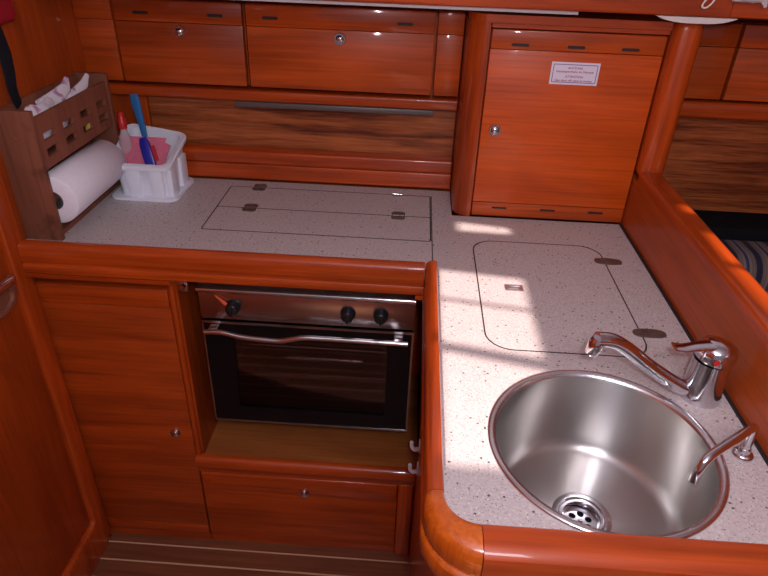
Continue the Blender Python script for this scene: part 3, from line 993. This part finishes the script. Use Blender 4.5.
# notice
sx0, sx1, sz0, sz1 = 0.2715, 0.3685, 1.2065, 1.2505
stk = link('notice', box(sx0, sx1, CY - 0.0012, CY - 0.0002, sz0, sz1), STICK, cup, smooth=False)
stk['label'] = 'white notice with red lettering'
link('border_line', to_front(plate([(sx0 + 0.004, sz0 + 0.004), (sx1 - 0.004, sz0 + 0.004), (sx1 - 0.004, sz1 - 0.004), (sx0 + 0.004, sz1 - 0.004)],
     [[(sx0 + 0.0052, sz0 + 0.0052), (sx1 - 0.0052, sz0 + 0.0052), (sx1 - 0.0052, sz1 - 0.0052), (sx0 + 0.0052, sz1 - 0.0052)]], -0.0001, 0.0003), CY - 0.0014), INKV, stk, smooth=False)
def lettering(parent):
    out = []
    for txt, z, s, wmax in (('ACHTUNG', 1.2375, 0.0074, 0.030), ('Gasabsperrhahn im Schrank', 1.2305, 0.0070, 0.076), ('ATTENTION', 1.2205, 0.0074, 0.036), ('Gas shut off valve in locker', 1.2130, 0.0070, 0.076)):
        cu = bpy.data.curves.new('lettering', 'FONT')
        cu.body = txt
        cu.size = s
        cu.align_x = 'CENTER'
        cu.offset = 0.00012
        to = bpy.data.objects.new('tmp_text', cu)
        COL.objects.link(to)
        bpy.context.view_layer.update()
        dg = bpy.context.evaluated_depsgraph_get()
        me = bpy.data.meshes.new_from_object(to.evaluated_get(dg))
        b = bmesh.new()
        b.from_mesh(me)
        xs = [v.co.x for v in b.verts]
        k = wmax / (max(xs) - min(xs))
        xform(b, Matrix.Translation(((sx0 + sx1) / 2, CY - 0.0016, z)) @ Matrix.Rotation(PI / 2, 4, 'X') @ Matrix.Diagonal((k, 0.8, 1, 1)))
        out.append(b)
        bpy.data.objects.remove(to)
        bpy.data.meshes.remove(me)
        bpy.data.curves.remove(cu)
    return merge(*out)
link('lettering', lettering(stk), INKR, stk, smooth=False)

# ------------------------------------------------------------------ right half wall, its cap and post
struct('wall_centre', box(XR, XR + 0.036, 0.10, 1.529, 0.0, 1.016), wood('half_wall_veneer', (0.30, 0.042, 0.005), (0.52, 0.092, 0.009), 'Y', contrast=0.75, scale=0.6), smooth=False)
cp = [(0.4885, 1.0165)]
for k in range(5):
    a = PI - PI / 2 * k / 4
    cp.append((0.4885 + 0.007 + 0.007 * math.cos(a), 1.033 + 0.007 * math.sin(a)))
for k in range(5):
    a = PI / 2 - PI / 2 * k / 4
    cp.append((0.537 - 0.010 + 0.010 * math.cos(a), 1.030 + 0.010 * math.sin(a)))
cp.append((0.537, 1.0165))
def capbm():
    bm = bmesh.new()
    A = [bm.verts.new((x, 0.10, z)) for x, z in cp]
    B = [bm.verts.new((x, 1.291, z)) for x, z in cp]
    for k in range(len(cp)):
        bm.faces.new((A[k], A[(k + 1) % len(cp)], B[(k + 1) % len(cp)], B[k]))
    bm.faces.new(A)
    bm.faces.new(list(reversed(B)))
    bmesh.ops.recalc_face_normals(bm, faces=bm.faces)
    return bm
struct('trim_2', capbm(), RAILY, angle=40)
single('corner_post', 'rounded upright wooden post between the tall cupboard and the saloon', 'post',
       box(0.4905, 0.545, 1.292, 1.36, 1.0165, 1.345, 0.022, 5), RAILZ, (0.518, 1.33, 1.0165))

# ------------------------------------------------------------------ beam along the deck edge above, its lamp, cord and cloth
bmT = thing('deck_beam', 'varnished wooden beam across the top over the tall cupboard', 'beam', (0.5, 1.27, 1.351))
link('board', roundrail(-0.72, 0.5665, 1.266, 1.351, 1.42, 0.028, 0.005), RAILX, bmT, angle=50)
link('end_board', roundrail(0.5680, 1.40, 1.267, 1.351, 1.42, 0.028, 0.005), RAILX, bmT, angle=50)
struct('trim_3', merge(box(XW + 0.0005, 0.30, 1.300, 1.308, 1.3415, 1.42)), LINER, smooth=False)
struct('trim_4', box(XW + 0.0005, 2.199, 1.268, 1.299, 1.4205, H - 0.001), HEADL, smooth=False)  # unseen white coachroof side, added for the chrome to reflect
lampp = [(0.434, 1.3505)]
def lampbm():
    bm = bmesh.new()
    n = 18
    top_, bot = [], []
    pts = []
    for k in range(n + 1):
        s = -1 + 2 * k / n
        pts.append((0.508 + 0.074 * s, 1.3505 - 0.0105 * (1 - abs(s) ** 3.0)))
    poly = pts
    A = [bm.verts.new((x, 1.262, z)) for x, z in poly]
    B = [bm.verts.new((x, 1.290, z)) for x, z in poly]
    for k in range(len(poly) - 1):
        bm.faces.new((A[k], A[k + 1], B[k + 1], B[k]))
    bm.faces.new((A[-1], A[0], B[0], B[-1]))
    bm.faces.new(A)
    bm.faces.new(list(reversed(B)))
    bmesh.ops.recalc_face_normals(bm, faces=bm.faces)
    return bm
single('courtesy_lamp', 'flat white rounded lamp cover beneath the beam at the post', 'lamp', lampbm(), LENS, (0.508, 1.276, 1.337))
cz_ = 1.262
single('light_cord', 'thin white cord looped down over the front of the beam', 'cord',
       tube([(0.545, cz_, 1.40), (0.532, cz_ - 0.001, 1.386), (0.526, cz_ - 0.001, 1.375), (0.519, cz_ - 0.001, 1.368), (0.512, cz_ - 0.001, 1.368), (0.511, cz_ - 0.001, 1.374), (0.517, cz_ - 0.001, 1.384), (0.523, cz_ - 0.001, 1.394), (0.528, cz_, 1.405)], 0.0017, 8, 5), CORD, (0.52, cz_, 1.385))
def roll_bm():
    b = tube([(0.556, 1.252, 1.391), (0.575, 1.251, 1.393), (0.600, 1.251, 1.392), (0.622, 1.252, 1.389)], [0.010, 0.0135, 0.0125, 0.012], 14, 4)
    for v in b.verts:
        d = mnoise.noise(v.co * 120) * 0.0018
        v.co += Vector((0, d, d))
    c = tube([(0.598, 1.249, 1.392), (0.610, 1.247, 1.383), (0.615, 1.246, 1.374)], [0.006, 0.005, 0.003], 8, 4)
    return merge(b, c)
single('rolled_cloth', 'small off-white rolled cloth tied on the beam at the top right', 'cloth', roll_bm(), CLOTHW, (0.59, 1.252, 1.38))

# ------------------------------------------------------------------ saloon beyond the half wall
locker('saloon_locker', 'narrow saloon locker door just right of the corner post', 0.560, 0.694, 0, (), z0=1.155, kn=False)
locker('saloon_locker', 'wide saloon locker door at the far right edge', 0.698, 1.30, 0, (), z0=1.155, kn=False)
ss = thing('saloon_shelf', 'dark striped board and rail on the saloon side beyond the half wall', 'shelf', (0.9, 1.5, 0.86))
link('upper_rail', roundrail(0.560, 1.45, YB - 0.006, 1.112, 1.150, 0.058), RAILX, ss, angle=50)
link('back_board', box(0.560, 1.45, 1.495, 1.529, 0.875, 1.1115), PLANK, ss, smooth=False)
sofa = thing('settee', 'saloon settee with striped cushion glimpsed beyond the half wall', 'settee', (1.0, 1.3, 0))
link('base', box(0.56, 1.9, 0.95, 1.529, 0.0005, 0.42, 0.004), WOODX, sofa)
link('seat_cushion', box(0.565, 1.89, 0.94, 1.24, 0.4205, 0.53, 0.03, 4), STRIPE, sofa)
link('back_cushion', box(0.565, 1.89, 1.245, 1.395, 0.4205, 0.862, 0.05, 6), STRIPE, sofa)
o = link('gap_shade_board', box(0.565, 1.89, 1.40, 1.528, 0.4205, 0.872, 0.006, 2), GAPSHADE, sofa)  # black colour stands in for shade in the gap behind the cushion
o['label'] = 'black board standing in for the shaded gap'

# ------------------------------------------------------------------ kitchen roll rack on the left
RXL, RXR, RY0, RY1, RZ0, RZ1 = XW + 0.001, -0.703, 1.094, 1.420, ZC + 0.0005, 1.164
rk = thing('kitchen_roll_rack', 'brown wooden rack with slotted bin standing against the left bulkhead', 'rack', (-0.74, 1.26, ZC))
link('end_panel', box(RXL, RXR, RY0, RY0 + 0.012, RZ0, RZ1, 0.0015), RACKS, rk)
link('end_panel', box(RXL, RXR, RY1 - 0.012, RY1, RZ0, RZ1, 0.0015), RACKW, rk)
link('back_panel', box(RXL, RXL + 0.008, RY0 + 0.0125, RY1 - 0.0125, RZ0, RZ1 - 0.004), RACKW, rk, smooth=False)
slots_ = []
for row in (1.107, 1.076):
    for k in range(4):
        c = RY0 + 0.052 + k * 0.074
        slots_.append(rrect(c - 0.022, c + 0.022, row - 0.008, row + 0.008, 0.003, 3))
fb = plate([(RY0 + 0.0125, 1.048), (RY1 - 0.0125, 1.048), (RY1 - 0.0125, 1.148), (RY0 + 0.0125, 1.148)], slots_, 0, 0.008)
xform(fb, Matrix(((0, 0, 1, RXR - 0.0105), (1, 0, 0, 0), (0, 1, 0, 0), (0, 0, 0, 1))))
bmesh.ops.recalc_face_normals(fb, faces=fb.faces)
link('slotted_front', fb, RACKW, rk, smooth=False)
link('bin_floor', box(RXL + 0.0085, RXR - 0.011, RY0 + 0.0125, RY1 - 0.0125, 1.046, 1.052), RACKW, rk, smooth=False)
link('bottom_board', box(RXL + 0.0085, RXR - 0.012, RY0 + 0.0125, RY1 - 0.0125, RZ0, RZ0 + 0.010), RACKW, rk, smooth=False)
RCX, RCZ, RR = -0.709, 0.983, 0.050
link('dowel', tube([(RCX - 0.006, RY0 + 0.0125, RCZ), (RCX - 0.006, RY1 - 0.0125, RCZ)], 0.008, 14), RACKW, rk)

pr_ = thing('kitchen_roll', 'roll of white kitchen paper hanging in the wooden rack', 'paper roll', (RCX, 1.25, RCZ - RR))
def hollow(y0, y1, r, ri):
    b = lathe([(ri, 0), (ri, y1 - y0), (r - 0.003, y1 - y0), (r, y1 - y0 - 0.003), (r, 0.003), (r - 0.003, 0), (ri, 0)], (0, 0, 0), 56, 'Y')
    xform(b, Matrix.Translation((RCX, y1, RCZ)))
    return b
link('paper', hollow(1.108, 1.345, RR, 0.0195), PAPER, pr_, angle=50)
co = link('core', hollow(1.107, 1.347, 0.0190, 0.0165), GREYC, pr_, angle=50)
co['label'] = 'dark cardboard core'

def crumple(cx, cy, cz, rx, ry, rz, seed, amp=0.35, fr=38):
    b = bmesh.new()
    bmesh.ops.create_icosphere(b, subdivisions=4, radius=1.0)
    for v in b.verts:
        p = Vector((v.co.x * rx, v.co.y * ry, v.co.z * rz))
        q = p * fr + Vector((seed, seed * 1.7, 0))
        d = mnoise.noise(q) + 0.5 * mnoise.noise(q * 2.3)
        f = 1 + amp * d
        v.co = Vector((cx + p.x * f, cy + p.y * f, cz + p.z * f))
    return b
bagb = merge(crumple(-0.744, 1.205, 1.106, 0.027, 0.088, 0.044, 1.0),
             strip([(-0.748, 1.215, 1.138), (-0.742, 1.265, 1.148), (-0.738, 1.296, 1.158), (-0.740, 1.312, 1.176)], [0.018, 0.015, 0.012, 0.005], [0.006, 0.005, 0.004, 0.002], (0.3, 1, 0)),
             strip([(-0.735, 1.255, 1.132), (-0.728, 1.310, 1.142), (-0.722, 1.345, 1.156), (-0.720, 1.362, 1.172)], [0.016, 0.012, 0.010, 0.005], [0.005, 0.005, 0.004, 0.002], (0.3, 1, 0)))
single('carrier_bag', 'crumpled white and mauve plastic bag stuffed in the rack bin', 'bag', bagb, BAG, (-0.744, 1.23, 1.053), angle=60)
single('food_packet', 'small yellow packet showing through a slot of the rack bin', 'packet',
       box(-0.7260, -0.7125, 1.315, 1.345, 1.0525, 1.082, 0.003), YELLOW, (-0.719, 1.33, 1.0525))

# red hanging bag on the bulkhead with a black strap dropping into the bin
rb = thing('hanging_bag', 'red fabric hanging on the left bulkhead with a black strap below', 'bag', (-0.76, 1.14, 1.15))
def red_bm():
    b = box(XW + 0.001, XW + 0.042, 1.02, 1.198, 1.302, 1.50, 0.012, 3)
    bmesh.ops.subdivide_edges(b, edges=b.edges[:], cuts=2, use_grid_fill=True)
    for v in b.verts:
        if v.co.x > XW + 0.01:
            v.co.x += 0.004 * mnoise.noise(v.co * 30)
    return b
link('pouch', red_bm(), REDC, rb, angle=60)
link('strap', strip([(XW + 0.018, 1.145, 1.315), (XW + 0.020, 1.150, 1.285), (XW + 0.022, 1.155, 1.250), (XW + 0.022, 1.153, 1.215), (XW + 0.020, 1.152, 1.190), (XW + 0.018, 1.158, 1.168), (XW + 0.016, 1.165, 1.155)], [0.019, 0.020, 0.019, 0.017, 0.014, 0.012, 0.010], 0.0025, (0, 1, 0.1)), NAVY, rb)

# ------------------------------------------------------------------ washing-up caddy and what stands in it
KX0, KX1, KY0, KY1 = -0.690, -0.556, 1.322, 1.455
ca = thing('washing_up_caddy', 'white plastic washing-up caddy on the worktop behind the rack', 'caddy', (-0.626, 1.387, ZC))
def caddy():
    bm = bmesh.new()
    def loop(dx, z_f, z_b, r=0.018, tilt=0.0):
        pts = rrect(KX0 - dx, KX1 + dx, KY0 - dx, KY1 + dx * 0.6, r, 5)
        out = []
        for x, y in pts:
            tt = (y - KY0) / (KY1 - KY0)
            out.append(bm.verts.new((x, y, z_f + (z_b - z_f) * tt + (0.016 * tt * (KX1 - x) / 0.12 if tilt else 0))))
        return out
    L = [loop(-0.008, ZC + 0.004, ZC + 0.004), loop(-0.004, ZC + 0.070, ZC + 0.085), loop(-0.002, ZC + 0.072, ZC + 0.108, tilt=1), loop(0.006, ZC + 0.074, ZC + 0.110, tilt=1),
         loop(0.007, ZC + 0.081, ZC + 0.118, tilt=1), loop(0.003, ZC + 0.084, ZC + 0.121, tilt=1), loop(-0.007, ZC + 0.082, ZC + 0.119, tilt=1), loop(-0.012, ZC + 0.02, ZC + 0.02), ]
    for A, B in zip(L, L[1:]):
        n = len(A)
        for k in range(n):
            bm.faces.new((A[k], A[(k + 1) % n], B[(k + 1) % n], B[k]))
    bm.faces.new(list(reversed(L[0])))
    bm.faces.new(L[-1])
    bmesh.ops.recalc_face_normals(bm, faces=bm.faces)
    return bm
link('bin', caddy(), WHITEP, ca, angle=40)
ribs = []
for x in (-0.642, -0.588):
    ribs.append(box(x - 0.015, x + 0.015, KY0 - 0.001, KY0 + 0.012, ZC + 0.004, ZC + 0.072, 0.003))
for y in (1.352, 1.42):
    ribs.append(box(KX1 - 0.012, KX1 + 0.002, y - 0.020, y + 0.020, ZC + 0.004, ZC + 0.078, 0.003))
for rb_ in ribs:
    link('rib', rb_, WHITEP, ca)
link('base', merge(plate(rrect(KX0 - 0.012, KX1 + 0.012, KY0 - 0.012, KY1 + 0.005, 0.022, 6), [], ZC + 0.0003, ZC + 0.006)), WHITEP, ca, angle=40)

cl = bmesh.new()
# folded sponge cloth leaning in the caddy: two leaves
cloth = merge(strip([(-0.637, 1.3475, ZC + 0.052), (-0.637, 1.372, ZC + 0.088), (-0.637, 1.398, ZC + 0.125)], [0.030, 0.044, 0.058], 0.003, (1, 0, 0)),
              strip([(-0.592, 1.35, ZC + 0.060), (-0.588, 1.375, ZC + 0.092), (-0.585, 1.40, ZC + 0.112)], [0.012, 0.014, 0.014], 0.003, (0.6, 0.5, -0.3)))
xform(cloth, Matrix.Translation((0, 0, 0)))
single('sponge_cloth', 'pink folded sponge cloth leaning in the white caddy', 'cloth', cloth, PINK, (-0.637, 1.36, ZC + 0.05))
cl.free()
bru = thing('dish_brush', 'light blue washing-up brush standing upright in the caddy', 'brush', (-0.655, 1.432, ZC + 0.03))
link('handle', strip([(-0.638, 1.428, ZC + 0.03), (-0.645, 1.434, ZC + 0.09), (-0.653, 1.440, ZC + 0.15), (-0.659, 1.443, ZC + 0.19), (-0.661, 1.444, ZC + 0.212)], [0.006, 0.006, 0.008, 0.0115, 0.009], [0.004, 0.004, 0.004, 0.004, 0.003], (1, 0, 0)), TEAL, bru)
link('bristles', tube([(-0.637, 1.427, ZC + 0.022), (-0.639, 1.429, ZC + 0.05)], [0.014, 0.012], 12), BLUE, bru)
scr = thing('scourer_handle', 'dark blue plastic handled scourer in front of the pink cloth', 'scourer', (-0.612, 1.36, ZC + 0.07))
link('grip', strip([(-0.600, 1.3400, ZC + 0.070), (-0.609, 1.350, ZC + 0.098), (-0.617, 1.360, ZC + 0.122), (-0.622, 1.366, ZC + 0.134)], [0.012, 0.013, 0.012, 0.008], [0.006, 0.007, 0.007, 0.004], (1, 0, 0.2)), BLUE, scr)
link('red_insert', strip([(-0.589, 1.347, ZC + 0.088), (-0.596, 1.355, ZC + 0.106), (-0.601, 1.361, ZC + 0.118)], 0.0045, 0.004, (1, 0, 0.2)), REDP, scr)
bo = thing('spray_bottle', 'clear plastic bottle with a red top between rack and caddy', 'bottle', (-0.672, 1.395, ZC + 0.025))
BXc, BYc = -0.673, 1.385
link('bottle_body', lathe([(0, 0.022), (0.0135, 0.022), (0.0145, 0.026), (0.0145, 0.115), (0.012, 0.130), (0.007, 0.142), (0.007, 0.150)], (BXc, BYc, ZC), 28), CLEAR, bo, angle=60)
link('bottle_cap', lathe([(0, 0.148), (0.0095, 0.148), (0.0095, 0.168), (0.007, 0.172), (0.0065, 0.186), (0, 0.187)], (BXc, BYc, ZC), 20), REDP, bo)
